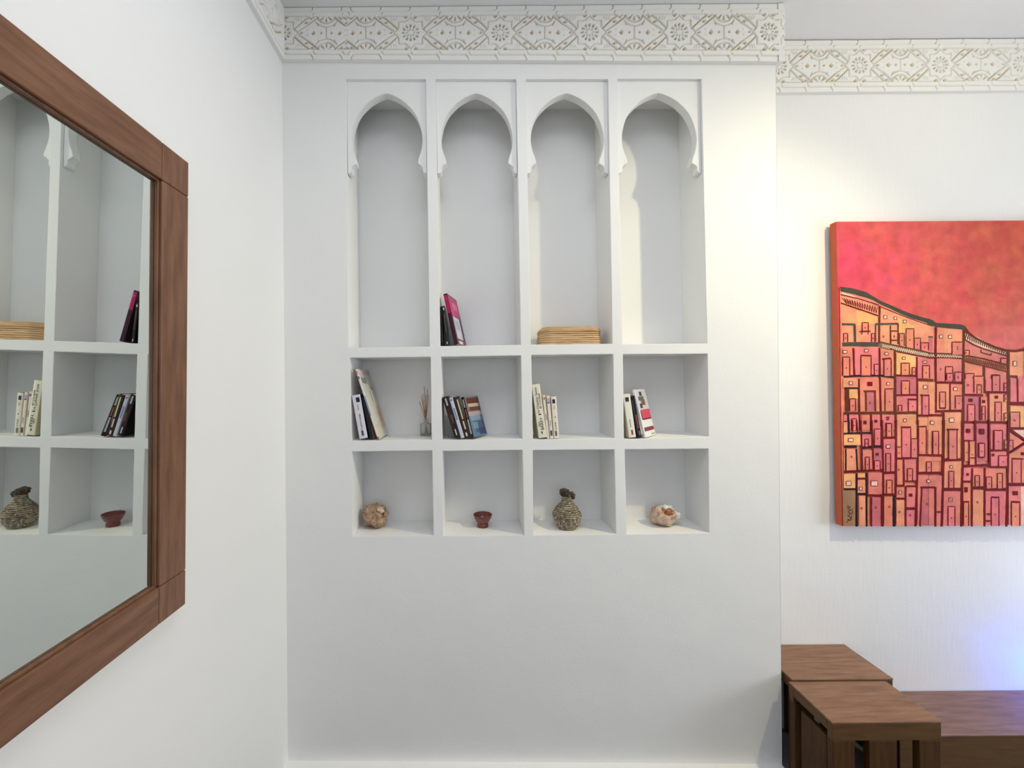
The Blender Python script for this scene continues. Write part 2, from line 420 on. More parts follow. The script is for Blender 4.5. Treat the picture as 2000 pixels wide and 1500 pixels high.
unit = (172.7/480)/640
def ux(x, Yd): return px(x, 72, Yd)[0]
x_ros = px(803, 72, D)[0]
def warp1(sx):
    # first repeat is longer: two fans with a lozenge between them
    U = (sx+XL-x_ros)/unit; g = U+320
    c = -320-141.0                                # middle of the extra lozenge
    return np.where(U > c, np.where(U > -320, U, -320+(-320-U)), U+282)
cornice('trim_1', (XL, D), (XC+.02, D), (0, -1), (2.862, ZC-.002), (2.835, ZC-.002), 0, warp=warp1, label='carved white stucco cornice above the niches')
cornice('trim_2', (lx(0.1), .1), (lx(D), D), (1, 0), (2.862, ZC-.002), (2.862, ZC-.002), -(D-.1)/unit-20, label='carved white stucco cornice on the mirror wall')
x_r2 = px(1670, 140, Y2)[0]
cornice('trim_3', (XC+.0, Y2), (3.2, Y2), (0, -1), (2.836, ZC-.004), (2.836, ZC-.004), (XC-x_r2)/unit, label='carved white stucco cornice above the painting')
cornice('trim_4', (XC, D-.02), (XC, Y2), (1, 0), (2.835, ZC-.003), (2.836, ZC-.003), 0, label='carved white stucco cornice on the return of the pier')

# ------------------------------------------------------------------ mirror
bt, al = .01405, .01603
nrm = Vector((math.cos(bt)*math.cos(al), math.sin(bt), -math.sin(al))).normalized()
eh = Vector((-math.sin(bt), math.cos(bt), 0)).normalized(); ev = nrm.cross(eh).normalized()
if ev.z < 0: ev = -ev
q0 = Vector((-.7363, D, H))
# origin: point of the glass plane at Y=.45, camera height
t_ = (D-.45)/eh.y
org = q0-eh*t_
MW = Matrix((( nrm.x, eh.x, ev.x, org.x), (nrm.y, eh.y, ev.y, org.y), (nrm.z, eh.z, ev.z, org.z), (0, 0, 0, 1)))
mir = bpy.data.objects.new('wall_mirror', None); C.objects.link(mir); mir.matrix_world = MW
tag(mir, 'large wall mirror in a broad dark wooden frame on the left wall', 'mirror')
s1, s0, tt, tb_, Wf = 1.003-.45, -.10-.45, .559, -.546, .086
fa, bk = .015, -.016
def mpart(name, a0, a1, c0, c1, m, f=fa, k=bk, bev=.0025, parent=mir):
    b = MB(); b.box(k, a0, c0, f, a1, c1); o = b.build(name, m, parent, bevel=bev); return o
g = .0009
mpart('top_rail', s0+Wf+g, s1-Wf-g, tt-Wf, tt, M_wy)
mpart('bottom_rail', s0+Wf+g, s1-Wf-g, tb_, tb_+Wf, M_wy)
mpart('stile', s1-Wf, s1, tb_+Wf+g, tt-Wf-g, M_wz)
mpart('stile', s0, s0+Wf, tb_+Wf+g, tt-Wf-g, M_wz)
for a in (s0, s1-Wf):
    for c in (tb_, tt-Wf): mpart('corner_block', a, a+Wf, c, c+Wf, M_wz)
b = MB()
i0, i1, j0, j1 = s0+Wf, s1-Wf, tb_+Wf, tt-Wf
for (a0, a1, c0, c1) in ((i1-.005, i1, j0, j1), (i0, i0+.005, j0, j1), (i0+.005, i1-.005, j1-.005, j1), (i0+.005, i1-.005, j0, j0+.005)):
    b.box(.0003, a0, c0, .008, a1, c1)
b.build('inner_moulding', M_wz, mir, bevel=.001)
M_mirror = bpy.data.materials.new('mirror_glass'); M_mirror.use_nodes = True
mb_ = M_mirror.node_tree.nodes['Principled BSDF']; mb_.inputs['Base Color'].default_value = (.72, .76, .73, 1); mb_.inputs['Metallic'].default_value = 1; mb_.inputs['Roughness'].default_value = .012
b = MB(); b.box(-.004, i0-.01, j0-.01, 0, i1+.01, j1+.01); b.build('mirror_glass', M_mirror, mir)
b = MB(); b.box(bk, i0-.01, j0-.01, -.0045, i1+.01, j1+.01); b.build('backing_board', M_wz, mir)

# ------------------------------------------------------------------ painting
R_, Bn, Gy = lin(116, 10, 18), lin(104, 48, 14), lin(76, 74, 64)
Gl = lin(120, 105, 70)
COL = dict(r=R_, b=Bn, g=Gy, l=Gl, p=lin(236, 128, 128), s=lin(238, 142, 116), y=lin(246, 182, 120), m=lin(208, 112, 120), o=lin(242, 158, 122), k=lin(228, 132, 120), n=lin(168, 128, 96), w=lin(250, 205, 185), d=lin(45, 20, 25))
ZN = {'1': (1630, 540, 9.374), '2': (1810, 600, 9.374), '3': (1630, 680, 9.374), '4': (1810, 740, 9.374), '5': (1630, 820, 7.142), '6': (1810, 820, 7.142)}
YP = Y2-.012-.031
DATA = """
Z 1
F o 95,380 790,560 790,1200 120,1200
F y 380,620 770,740 770,860 400,900
F p 120,900 330,900 350,1200 130,1200
F o 830,560 1781,900 1781,1380 830,1200
F y 1150,760 1440,900 1440,1300 1150,1200
F s 1450,920 1781,1000 1781,1380 1560,1330
F m 1700,1130 1781,1130 1781,1380 1700,1370
F w 120,290 790,520 790,540 120,320
F w 100,370 790,560 770,680 100,490
B g 1.0 85,190 300,215 560,285 700,370 830,450 1000,520 1200,610 1400,690 1600,750 1781,800 / 95,275 300,320 560,390 700,440 830,520 1000,590 1200,690 1400,770 1600,830 1781,890
L r 2.0 95,335 400,400 800,530
L r 2.6 100,490 400,590 780,720
T r 110,380 190,500 14 770,560 770,680
L b 1.6 830,560 1150,690 1500,820 1781,910
L b 4 810,540 800,900 800,1230
L g 4 120,875 350,880
L g 4.5 350,870 360,1200
L g 3.5 730,875 1150,865
L b 3 1145,865 1145,1240
L b 3 1005,900 1010,1230
L g 3 735,880 735,1190
D r 150,1045 225,1200
D r 490,845 600,1010
L r 2.5 440,1010 640,1005
L r 1.8 490,1010 475,1065
L r 1.8 605,1010 595,1065
D r 660,1045 720,1200
L b 2.4 1010,1000 1145,1000
L b 2.4 1010,1170 1145,1170
D b 1170,1045 1260,1270
D b 1290,960 1435,1310
D b 1440,1130 1555,1330
D r 1560,1215 1700,1350
L g 2.5 1700,1105 1781,1110
W 885,715 940,775
W 1070,740 1120,790
W 1240,800 1295,855
O 880,1100
O 1075,1100
L g 8 130,1245 300,1240 790,1245
B l 1 800,1195 1150,1270 1500,1350 1781,1420 / 800,1300 1150,1380 1500,1430 1781,1500
T w 850,1230 850,1300 26 1781,1430 1781,1490
L b 2 800,1195 1150,1275 1500,1345 1781,1410
L b 2.2 1000,1320 1150,1380 1500,1450 1781,1500
Z 2
F o 170,385 640,410 640,890 160,850
F s 170,385 300,390 300,840 160,840
F m 440,640 640,640 640,870 440,860
F k 670,600 950,740 1440,900 1440,1050 670,880
F m 1330,930 1440,930 1440,1030 1330,1010
F o 1500,830 1760,820 1760,1260 1500,1260
F w 670,440 780,480 1100,660 1440,790 1440,880 1000,740 700,600
F k 160,950 620,950 620,1370 160,1370
F s 680,1020 1010,1070 1010,1500 680,1500
F k 1050,1090 1430,1180 1430,1500 1050,1500
F p 1640,1260 1760,1260 1760,1500 1640,1500
F p 1500,1290 1610,1290 1610,1500 1500,1500
B g 1 0,205 80,235 150,290 400,305 600,315 680,345 760,460 / 0,320 80,335 150,365 400,390 600,410 660,430 700,500
B b 1 700,370 760,460 900,560 1050,640 1250,720 1420,770 1600,785 1781,755 / 660,430 760,520 900,600 1050,680 1250,765 1420,815 1600,825 1781,800
L b 2.6 665,590 830,690 1000,760 1250,835 1440,895
T b 670,450 670,580 20 1440,810 1440,890
B l 1 0,845 400,855 640,880 / 0,925 400,925 640,945
L b 2 0,840 400,850 640,880
L r 2.2 0,925 400,925 640,945
T w 10,860 10,910 14 630,890 630,930
L b 2.6 660,880 1000,940 1440,1050
L b 2.4 670,990 1000,1070 1440,1180
T b 670,900 670,990 20 1430,1060 1430,1160
L r 4 145,370 140,860 145,1370
L b 4.5 655,420 645,900 640,1500
L b 5 1465,810 1465,1500
L b 3 1770,790 1770,1500
L b 4.5 1020,1080 1025,1500
D r 440,640 640,870
W 210,510 265,570
W 375,515 430,575
O 540,735
O 690,840
D r 665,790 755,880
L b 2 970,780 970,830 1150,880 1160,840
D r 1330,935 1440,1020
W 1555,990 1620,1075
D r 320,1090 450,1370
O 375,1235
O 235,1135
D r 490,1190 620,1370
O 548,1280
L r 3 130,1375 620,1380
D r 680,1215 840,1500
L b 4.5 1490,1265 1630,1270
L r 3.5 1620,1260 1625,1500
D r 1165,1240 1300,1500
D r 885,1425 960,1500
Z 3
F s 125,0 310,0 320,510 130,510
F p 350,0 780,0 790,500 350,500
F s 820,20 1060,40 1070,510 830,510
F y 1110,90 1470,150 1460,480 1110,480
F p 1500,170 1781,200 1781,560 1500,550
F o 140,550 410,550 410,730 140,730
F y 250,750 400,750 410,920 250,930
F s 440,560 790,560 800,1160 440,1160
F s 830,550 1060,550 1070,1150 840,1150
F m 1110,530 1470,530 1470,840 1110,850
F p 1110,880 1480,880 1480,1160 1120,1160
F o 1510,620 1781,620 1781,1220 1510,1220
F p 150,1210 430,1210 440,1500 150,1500
F s 480,1220 630,1220 630,1500 480,1500
F p 660,1220 810,1220 820,1500 660,1500
F p 850,1220 1080,1220 1080,1500 850,1500
F o 1120,1210 1470,1210 1480,1500 1120,1500
F o 1510,1270 1781,1270 1781,1500 1510,1500
F m 480,160 630,160 640,330 480,330
F m 580,800 700,800 710,1150 580,1150
L r 3.6 320,0 345,500
L r 3.6 800,0 805,500 830,1200 835,1500
L b 4 1080,40 1080,500 1095,1500
L r 3 1480,160 1485,560 1495,1500
L d 3.6 150,520 400,505 820,500 1060,535
L r 3 1100,500 1470,505
L b 4.5 1500,575 1781,590
L d 3 160,730 410,730
L b 7.5 205,740 215,1160
L r 3.4 425,560 440,1500
L r 3.2 1100,860 1480,850
L b 4.8 150,1190 800,1180 1100,1185 1480,1175
L r 4 1500,1230 1781,1225
L d 4 225,1200 235,1500
L r 3.5 645,1210 645,1500
W 135,45 205,95
W 525,25 590,70
W 895,80 960,125
W 1215,165 1270,205
W 1590,235 1660,275
W 245,610 305,670
K 580,620 665,690
W 930,625 985,675
W 1600,680 1665,745
W 1235,1295 1290,1345
K 510,1330 560,1385
K 710,1315 755,1355
L r 2.5 920,1265 980,1260
L r 2.5 925,1300 975,1295
W 1725,1330 1781,1390
D r 130,165 255,505
D r 460,140 645,500
L r 2.6 455,135 650,140
D r 705,295 790,490
D r 880,195 1010,510
L r 3 850,200 1010,185
D r 1195,275 1345,490
D r 1395,355 1460,490
D r 1585,320 1710,550
D r 900,745 1060,1150
D r 1200,600 1345,840
D r 255,925 360,1150
L b 3.5 550,790 555,1150
L b 3.2 715,790 725,1150
L b 3 510,785 735,785
O 628,1000
D r 1140,1045 1205,1150
D r 1325,940 1480,1150
L r 3.5 1315,935 1490,940
D r 1575,860 1700,1215
L r 3 1545,860 1710,865
D r 290,1290 375,1500
L r 2.4 150,1340 200,1345
L r 2.5 690,1475 820,1475
D r 915,1370 1000,1500
L r 3.6 1175,1440 1375,1440
L r 3.6 1510,1440 1660,1435
L r 2.6 1200,1450 1200,1500
L r 2.6 1350,1450 1350,1500
L r 2.6 1640,1440 1650,1500
Z 4
F o 0,60 130,60 130,640 0,640
F o 160,90 380,90 390,580 160,580
F s 410,100 620,100 620,560 410,560
F p 670,0 1000,0 1000,270 670,270
F p 1050,0 1430,0 1430,230 1050,220
F p 1500,0 1760,0 1760,420 1500,420
F o 0,690 255,690 260,1380 0,1380
F o 300,610 600,610 610,1450 300,1450
F m 660,320 920,320 920,770 660,770
F s 960,330 1090,330 1090,750 960,750
F o 1120,270 1430,270 1430,780 1120,780
F y 1500,500 1781,500 1781,880 1500,880
F p 650,820 840,820 840,1500 650,1500
F m 870,810 1090,810 1100,1500 870,1500
F p 1120,830 1430,830 1430,1290 1130,1290
F s 1470,940 1781,1140 1470,1350 1470,1350
F w 1540,930 1781,930 1781,1100 1781,1100
F s 1470,1380 1781,1180 1781,1500 1470,1500
F s 0,1410 240,1410 240,1500 0,1500
F s 1130,1320 1430,1320 1430,1500 1130,1500
L r 3.6 140,0 135,620
L r 3.4 395,90 395,590
L b 5 645,0 635,300 625,600 620,1500
L b 4.5 1025,0 1020,250
L b 5 1460,0 1455,500 1455,800
L r 4 1455,800 1445,1500
L b 2.5 1770,0 1770,420
L r 3.8 140,65 610,65
L r 4 130,590 610,580
L r 3.4 0,655 250,665
L r 4 270,610 270,1480
L r 3.6 660,290 1000,300
L r 4 1040,240 1430,245
L r 4 940,330 940,760
L r 4 1095,260 1100,1500
L r 4.2 640,785 900,790 1430,795
L r 6.5 1480,450 1781,450
L r 4.5 1480,905 1781,905
L r 3.6 850,810 850,1500
L r 5 1480,930 1781,1140
L r 4 1781,1150 1470,1350
L r 4.5 1120,1305 1430,1290
L r 4 0,1390 250,1395
L r 4.5 250,1475 610,1475
D r 205,240 310,540
L r 3 205,535 310,535
D r 490,310 620,545
W 460,155 525,215
D r 335,-100 450,20
O 725,115
D r 885,105 965,265
D r 830,-50 1010,250
D r 1165,-60 1300,220
D r 1380,75 1430,220
D r 715,470 845,770
K 735,365 800,415
D r 975,500 1035,750
K 985,390 1030,435
K 1215,310 1265,355
D r 1215,425 1330,770
D b 1380,285 1440,420
D b 1380,625 1440,770
L r 3 1625,0 1630,420
D b 1490,605 1665,880
O 1560,750
W 35,770 100,830
D r 75,955 180,1370
W 380,715 465,790
L r 3.5 340,925 535,925
D r 370,930 510,1450
K 695,915 750,975
K 935,915 1000,1000
D r 650,1125 740,1500
D r 920,1170 1015,1420
L r 3 920,1420 1015,1420
D r 1190,940 1345,1280
D b 1385,1115 1440,1270
D b 1450,1120 1540,1300
W 1150,1350 1195,1400
D r 1270,1400 1430,1500
K 1680,1335 1735,1385
L r 3.4 1510,1450 1710,1455
L r 3 755,1440 840,1440
Z 5
F o 105,30 160,30 160,185 105,185
F y 110,200 340,200 350,350 110,350
F o 110,400 280,400 290,700 110,700
F p 360,200 490,200 490,360 360,370
F p 510,100 620,100 630,350 510,360
F s 370,420 500,420 510,690 370,690
F m 520,400 640,400 640,690 530,690
F p 650,270 820,260 820,720 660,720
F o 850,60 1120,60 1130,510 850,520
F s 850,550 930,550 930,900 850,900
F p 950,540 1120,540 1120,840 960,840
F s 1150,500 1357,500 1357,720 1150,720
F y 110,745 270,745 270,945 110,950
F y 300,740 410,740 410,800 300,800
F o 300,830 410,830 410,1010 300,1010
F k 450,730 640,730 640,1030 450,1030
F p 670,750 810,750 810,1020 670,1020
F n 90,970 270,970 275,1480 100,1480
F o 320,1050 410,1050 415,1480 320,1480
F m 500,1070 620,1070 620,1480 500,1480
F s 670,1060 790,1060 790,1480 670,1480
F o 840,1110 950,1110 950,1480 840,1480
F p 980,930 1110,930 1110,1210 980,1210
F p 980,1250 1100,1250 1100,1480 980,1480
F k 840,930 950,930 950,1080 840,1080
F k 1140,770 1357,770 1357,1480 1130,1480
F m 1190,950 1357,950 1357,1480 1180,1480
L d 3.2 110,190 490,175
L d 5 115,372 290,368
L d 5 365,385 640,360
L r 4.6 110,722 400,705 640,695
L r 4.6 660,735 820,725
L r 4 650,245 820,240
L d 3.6 175,0 180,185
L r 2.6 230,0 230,180
L r 2.6 285,0 300,180
L r 3.4 345,0 365,700
L r 3.4 495,0 520,700
L r 3.8 640,0 655,700 655,1060
L r 4 835,0 830,530 825,1060
L r 4 1135,0 1130,500 1125,900 1100,1480
L d 3 135,400 135,700
L d 3.2 280,400 295,700
L d 4.2 285,740 285,1480
L d 3.4 110,960 275,960
L d 3.8 420,730 425,1480
L r 3 300,812 410,812
L d 3.6 290,1030 420,1030
L r 4 430,1045 650,1055
L r 4.6 650,1040 820,1035
L r 3 490,1070 490,1480
L r 5 640,1050 640,1480
L d 5.5 805,1050 805,1480
L r 3.6 840,535 1130,525
L r 3 935,545 940,900
L r 3.6 840,912 950,912
L r 3 960,850 1120,850
L r 3 975,920 1110,920
L r 3.4 965,920 965,1480
L r 3.6 840,1090 960,1090
L r 4 970,1230 1110,1230
L r 3.6 1150,485 1357,490
L r 4.6 1140,735 1357,735
L r 3.4 1170,935 1357,935
L r 3 1190,950 1165,1480
L r 3.4 900,100 1040,100
D r 910,105 1035,515
D r 1040,260 1130,520
D r 840,375 910,520
D r 1145,95 1250,480
D r 700,50 770,230
D r 530,125 620,350
D r 400,265 445,370
D r 405,515 460,690
D r 530,565 610,690
D r 690,465 755,715
D r 700,835 775,1020
D r 990,675 1060,840
D r 1255,580 1320,720
W 170,255 235,300
W 695,345 750,390
K 555,460 585,490
W 140,850 205,910
W 320,930 360,975
W 485,845 575,915
W 870,985 905,1025
K 1015,1025 1055,1060
W 1260,830 1305,870
O 215,510
O 355,1225
O 555,1215
O 740,1205
O 880,1275
O 1030,1320
O 1265,1165
O 870,690
L d 1 150,1420 175,1390 160,1370 195,1400 200,1350 160,1330 200,1300 165,1270 205,1250 160,1230 200,1210 150,1195
L d .9 205,1300 230,1290 220,1230
L d .8 215,1390 210,1310
Z 6
F k 0,770 180,770 175,1480 0,1480
F o 215,570 460,570 450,940 210,940
F k 210,990 440,990 440,1480 200,1480
F p 480,660 590,660 580,840 480,840
F s 480,870 580,870 580,1480 480,1480
F s 605,670 760,670 760,920 605,920
F o 605,970 760,970 760,1480 600,1480
F s 790,670 1070,670 1070,940 790,950
F p 790,990 1070,990 1070,1480 790,1480
F s 1110,470 1357,330 1357,870 1110,870
F p 1110,920 1280,920 1280,1480 1110,1480
F w 1280,920 1357,920 1357,1480 1280,1480
F m 1160,1150 1255,1150 1255,1480 1160,1480
F p 860,440 1080,440 1080,640 860,640
F m 490,620 590,620 590,620 490,620
L r 4.4 210,0 205,500 195,900 175,1480
L r 5 475,0 470,600 455,1000 450,1480
L r 3.8 840,0 850,640
L r 4 645,0 650,630
L r 4.6 1110,0 1100,600 1085,1000 1075,1480
L r 3.6 0,490 190,490
L r 4.6 0,735 190,735
L r 3.6 0,935 90,935
L r 4.4 90,930 90,1480
L r 4.6 210,560 460,550
L r 5 200,965 450,960
L r 4.8 480,640 850,625
L r 3.8 850,650 1080,655
L r 4 600,670 595,1480
L r 4 775,660 770,1480
L r 4 470,855 590,855
L r 4.4 600,945 760,940
L r 4.2 790,965 1080,965
L r 5 1100,895 1357,895
L r 3.5 1130,150 1357,290
L r 3.4 1357,315 1120,460
L r 3.6 860,420 1090,410
D r 55,155 135,475
D r 275,135 390,540
L r 2.6 260,130 410,130
D r 275,710 345,940
W 290,635 330,670
O 305,1105
W 280,1080 325,1130
D r 265,1200 360,1480
D r 640,770 700,920
K 525,740 550,770
K 495,935 535,1000
D r 480,1140 550,1480
L r 3.4 480,1135 555,1135
O 675,1140
D r 795,790 870,950
D r 950,740 1020,950
D r 865,1075 970,1480
L r 3 865,1070 975,1075
D r 1145,1140 1260,1480
L r 3.6 1140,1135 1265,1140
K 1165,990 1230,1040
D r 1155,540 1280,870
L r 3.2 1150,535 1310,540
K 1280,450 1320,485
D r 905,145 1020,410
D r 965,495 1090,640
K 875,470 905,500
L r 2.6 490,285 580,285
D r 560,290 640,620
L r 2.6 570,525 640,525
D r 695,325 770,515
L r 2.4 695,515 770,515
K 530,130 570,175
K 710,125 765,195
L r 2.6 110,1275 180,1275
L r 3 800,1305 850,1305
L r 3 790,1400 850,1400
"""
def sane(a, b): return (a+b)/2
pm = MB()
z0 = [None]
def pw(x, y, lay=0):
    X, Z = px(x, y, YP); return (X, YP-.0001*lay-(3e-6*lay_counter[0] if lay >= 1 else 0), Z)
lay_counter = [0]
def poly_face(pts, col, lay):
    lay_counter[0] += 1
    pm.add([pw(x, y, lay) for x, y in pts], [tuple(range(len(pts)))], col)
def stroke(pts, wpx, col, lay):
    P2 = []
    for i in range(len(pts)-1):           # resample with a shaky hand
        (xa, ya), (xb, yb) = pts[i], pts[i+1]; n = max(2, int(math.hypot(xb-xa, yb-ya)/6))
        for k in range(n):
            t = k/n; x, y = xa+(xb-xa)*t, ya+(yb-ya)*t
            if k: x += .35*noise.noise(Vector((x*.3, y*.3, 2))); y += .35*noise.noise(Vector((x*.3, y*.3, 8)))
            P2.append((x, y))
    P2.append(pts[-1]); L_, R2 = [], []
    for i, (x, y) in enumerate(P2):
        a = P2[max(i-1, 0)]; b = P2[min(i+1, len(P2)-1)]; dx, dy = b[0]-a[0], b[1]-a[1]; q = math.hypot(dx, dy) or 1
        hw = wpx/2*(1+.22*noise.noise(Vector((x*.25, y*.25, 4)))); L_.append((x-dy/q*hw, y+dx/q*hw)); R2.append((x+dy/q*hw, y-dx/q*hw))
    lay_counter[0] += 1
    n = len(P2); vs = [pw(x, y, lay) for x, y in L_+R2]
    pm.add(vs, [(i, i+1, n+i+1, n+i) for i in range(n-1)], col)
def dot(x, y, r, col, lay):
    poly_face([(x+r*.8*math.cos(a*PI/4), y+r*1.15*math.sin(a*PI/4)) for a in range(8)], col, lay)
# base: sky, gradient of pink and salmon brushed paint
SKYC = [[(222, 92, 96), (224, 98, 98), (222, 104, 92), (212, 98, 80), (206, 92, 74)],
        [(228, 76, 106), (226, 90, 98), (222, 100, 92), (216, 100, 84), (208, 94, 78)],
        [(230, 84, 100), (226, 96, 96), (222, 98, 90), (222, 106, 92), (214, 96, 84)],
        [(232, 96, 98), (230, 104, 92), (226, 100, 96), (226, 118, 108), (222, 104, 100)],
        [(232, 104, 100), (230, 104, 94), (230, 100, 100), (226, 104, 110), (226, 98, 112)]]
def sky(u, v):
    gx, gy = min(u*4, 3.999), min(v*4, 3.999); i, j = int(gx), int(gy); a, b = gx-i, gy-j
    q = [SKYC[j][i], SKYC[j][i+1], SKYC[j+1][i], SKYC[j+1][i+1]]
    return lin(*[q[0][k]*(1-a)*(1-b)+q[1][k]*a*(1-b)+q[2][k]*(1-a)*b+q[3][k]*a*b for k in range(3)])
xl0, xl1 = 1633.0, 1645.0
XE = 2270
NX, NY = 40, 26
for j in range(NY):
    for i in range(NX):
        def q(i, j):
            v = j/NY; u = i/NX; y = 433+(1027.5-433)*v-(u*XE-u*1640)*.0062
            xx = xl0+(xl1-xl0)*v; return (xx+(XE-xx)*u, y)
        t = noise.noise(Vector((i*.35, j*.35, 0)))*.18
        poly_face([q(i, j), q(i+1, j), q(i+1, j+1), q(i, j+1)], sky(min(.999, max(0, i/NX*1.5)), min(.999, max(0, j/NY*1.9+t))), 0)
ridge = [(1638.6, 561), (1662, 563), (1690, 571), (1705, 580), (1719, 589), (1737, 596), (1758, 606), (1779, 615), (1801, 621), (1820, 626), (1826, 631), (1853, 633), (1874, 634), (1883, 637), (1891, 650), (1906, 660), (1922, 669), (1943, 677), (1961, 683), (1980, 685), (2000, 681), (2040, 678), (2120, 688), (2200, 676), (2269, 680)]
for i in range(len(ridge)-1):
    a, b = ridge[i], ridge[i+1]
    yb = lambda x: 1027.0-(x-1645)*.0062
    xa, xb2 = (max(a[0], 1644.6) if i == 0 else a[0]), b[0]
    poly_face([a, b, (xb2, yb(xb2)), (xa, yb(xa))], COL['s'], 1)
zo = None
fi = 0
for ln in DATA.strip().splitlines():
    k = ln.split()
    if k[0] == 'Z': zo = ZN[k[1]]; continue
    def T(s):
        a, b = s.split(','); return (zo[0]+float(a)/zo[2], zo[1]+float(b)/zo[2])
    if k[0] == 'F':
        q = [T(s) for s in k[2:]]
        q = [(min(max(x, 1640), 2268), min(y, 1026-(x-1645)*.0062)) for x, y in q]
        fi = (fi+1) % 3; poly_face(q, COL[k[1]], 2+fi*.4)
    elif k[0] == 'B':
        j = k.index('/'); a = [T(s) for s in k[3:j]]; b = [T(s) for s in k[j+1:]]
        n = min(len(a), len(b))
        for i in range(n-1): poly_face([a[i], a[i+1], b[i+1], b[i]], COL[k[1]], 4)
    elif k[0] == 'L':
        q = [T(s) for s in k[3:]]; stroke(q, float(k[2]), COL[k[1]], 5.4)
        if float(k[2]) >= 2.4 and abs(q[-1][0]-q[0][0]) > 3*abs(q[-1][1]-q[0][1]):     # short hatch hanging from every roof line
            for (xa, ya), (xb, yb) in zip(q, q[1:]):
                m_ = int(abs(xb-xa)/2.6)
                for i in range(m_):
                    t = (i+.5)/m_; x = xa+(xb-xa)*t; y = ya+(yb-ya)*t+float(k[2])*.4
                    if y < 1020: poly_face([(x, y), (x+.55, y), (x+.4, y+1.6+1.4*random.random()), (x+.1, y+2)], COL[k[1]], 5)
    elif k[0] == 'D':
        a = T(k[2].split(',')[0]+','+k[2].split(',')[1]); b = T(k[3])
        y1 = min(b[1], 1026)
        poly_face([(a[0], a[1]), (b[0], a[1]), (b[0], y1), (a[0], y1)], random.choice([COL['p'], COL['k'], COL['s']]), 3.6)
        stroke([(a[0], y1), a, (b[0], a[1]), (b[0], y1)], 2.1, COL[k[1]], 5.8)
        if b[1]-a[1] > 12: dot((a[0]+b[0])/2, a[1]+(b[1]-a[1])*.58, 1.3, COL['r'], 6)
    elif k[0] in 'WK':
        a = T(k[1]); b = T(k[2])
        poly_face([a, (b[0], a[1]), b, (a[0], b[1])], COL['w'] if k[0] == 'W' else COL['r'], 5)
        stroke([a, (b[0], a[1]), b, (a[0], b[1]), a], 1.25, COL['r'], 6.2)
    elif k[0] == 'O':
        a = T(k[1]); dot(a[0], a[1], 2.0, COL['r'], 6); dot(a[0], a[1], 1.0, COL['s'], 6.3)
    elif k[0] == 'T':
        a, b = T(k[2]), T(k[3]); n = int(k[4]); c, d = T(k[5]), T(k[6])
        for i in range(n):
            t = i/n; t2 = (i+.5)/n; t3 = (i+1)/n
            top = lambda t: (a[0]+(c[0]-a[0])*t, a[1]+(c[1]-a[1])*t)
            bot = lambda t: (b[0]+(d[0]-b[0])*t, b[1]+(d[1]-b[1])*t)
            stroke([top(t), bot(t2)], 1.1, COL[k[1]], 5.6); stroke([bot(t2), top(t3)], 1.1, COL[k[1]], 5.6)
# the part of the canvas beyond the frame: more houses in the same manner
rr = random.Random(3)
x = 2001
while x < 2262:
    wd = min(rr.uniform(22, 40), 2268-x); y = 690+rr.uniform(-3, 8)
    while y < 1024:
        hh = min(rr.uniform(34, 66), 1024.3-y)
        poly_face([(x, y), (x+wd, y), (x+wd, y+hh), (x, y+hh)], COL[rr.choice('ppsokmy')], 2)
        stroke([(x, y), (x+wd, y)], 3.4, R_, 5.4)
        if hh > 20: 
            dx = x+wd*rr.uniform(.2, .5); stroke([(dx, y+hh), (dx, y+hh*.45), (dx+wd*.35, y+hh*.45), (dx+wd*.35, y+hh)], 2.1, R_, 5.8)
        y += hh
    stroke([(x, 690), (x, 1024)], 3.6, R_, 5.5); x += wd
stroke([(2000, 682), (2040, 679), (2120, 689), (2200, 677), (2268, 681)], 5, Bn, 5.2)
M_paint = vcol_mat('painted_canvas', rough=.6, spec=.08, bump=.25, mottled=.15, vscale=20)
ptg = thing('painting', 'unframed red and pink painting of crowded stacked houses, right of the niches', 'painting', (pw(1900, 730)[0], Y2-.03, pw(1900, 730)[2]))
PO = ptg.location
pm.build('painted_canvas', M_paint, ptg, origin=PO).location = (0, 0, 0)
# canvas edge (stretcher depth)
pe = MB()
fr = [pw(xl0, 433), pw(XE, 433-3.9), pw(XE, 1027.5-3.9), pw(xl1, 1027.5)]
bx = [(x, YP+.031, z) for x, y, z in fr]
fr = [(x, YP+.0006, z) for x, y, z in fr]
pe.add(fr+bx, [(0, 1, 5, 4), (1, 2, 6, 5), (2, 3, 7, 6), (3, 0, 4, 7), (4, 5, 6, 7), (0, 3, 2, 1)])
M_edge = mat('canvas_edge_paint', lin(204, 84, 62), rough=.7, bump=.3, bscale=200, col2=lin(182, 100, 52), vscale=5, bevel=.002)
pe.build('canvas_edge', M_edge, ptg, origin=PO).location = (0, 0, 0)
b = MB(); b.box(-.012, .0, -.012, .012, .0295, .012)
for sx in (-.45, .5):
    o = b.build('wall_bumper', M_tz, ptg); o.location = (sx, 0.0, -.45)

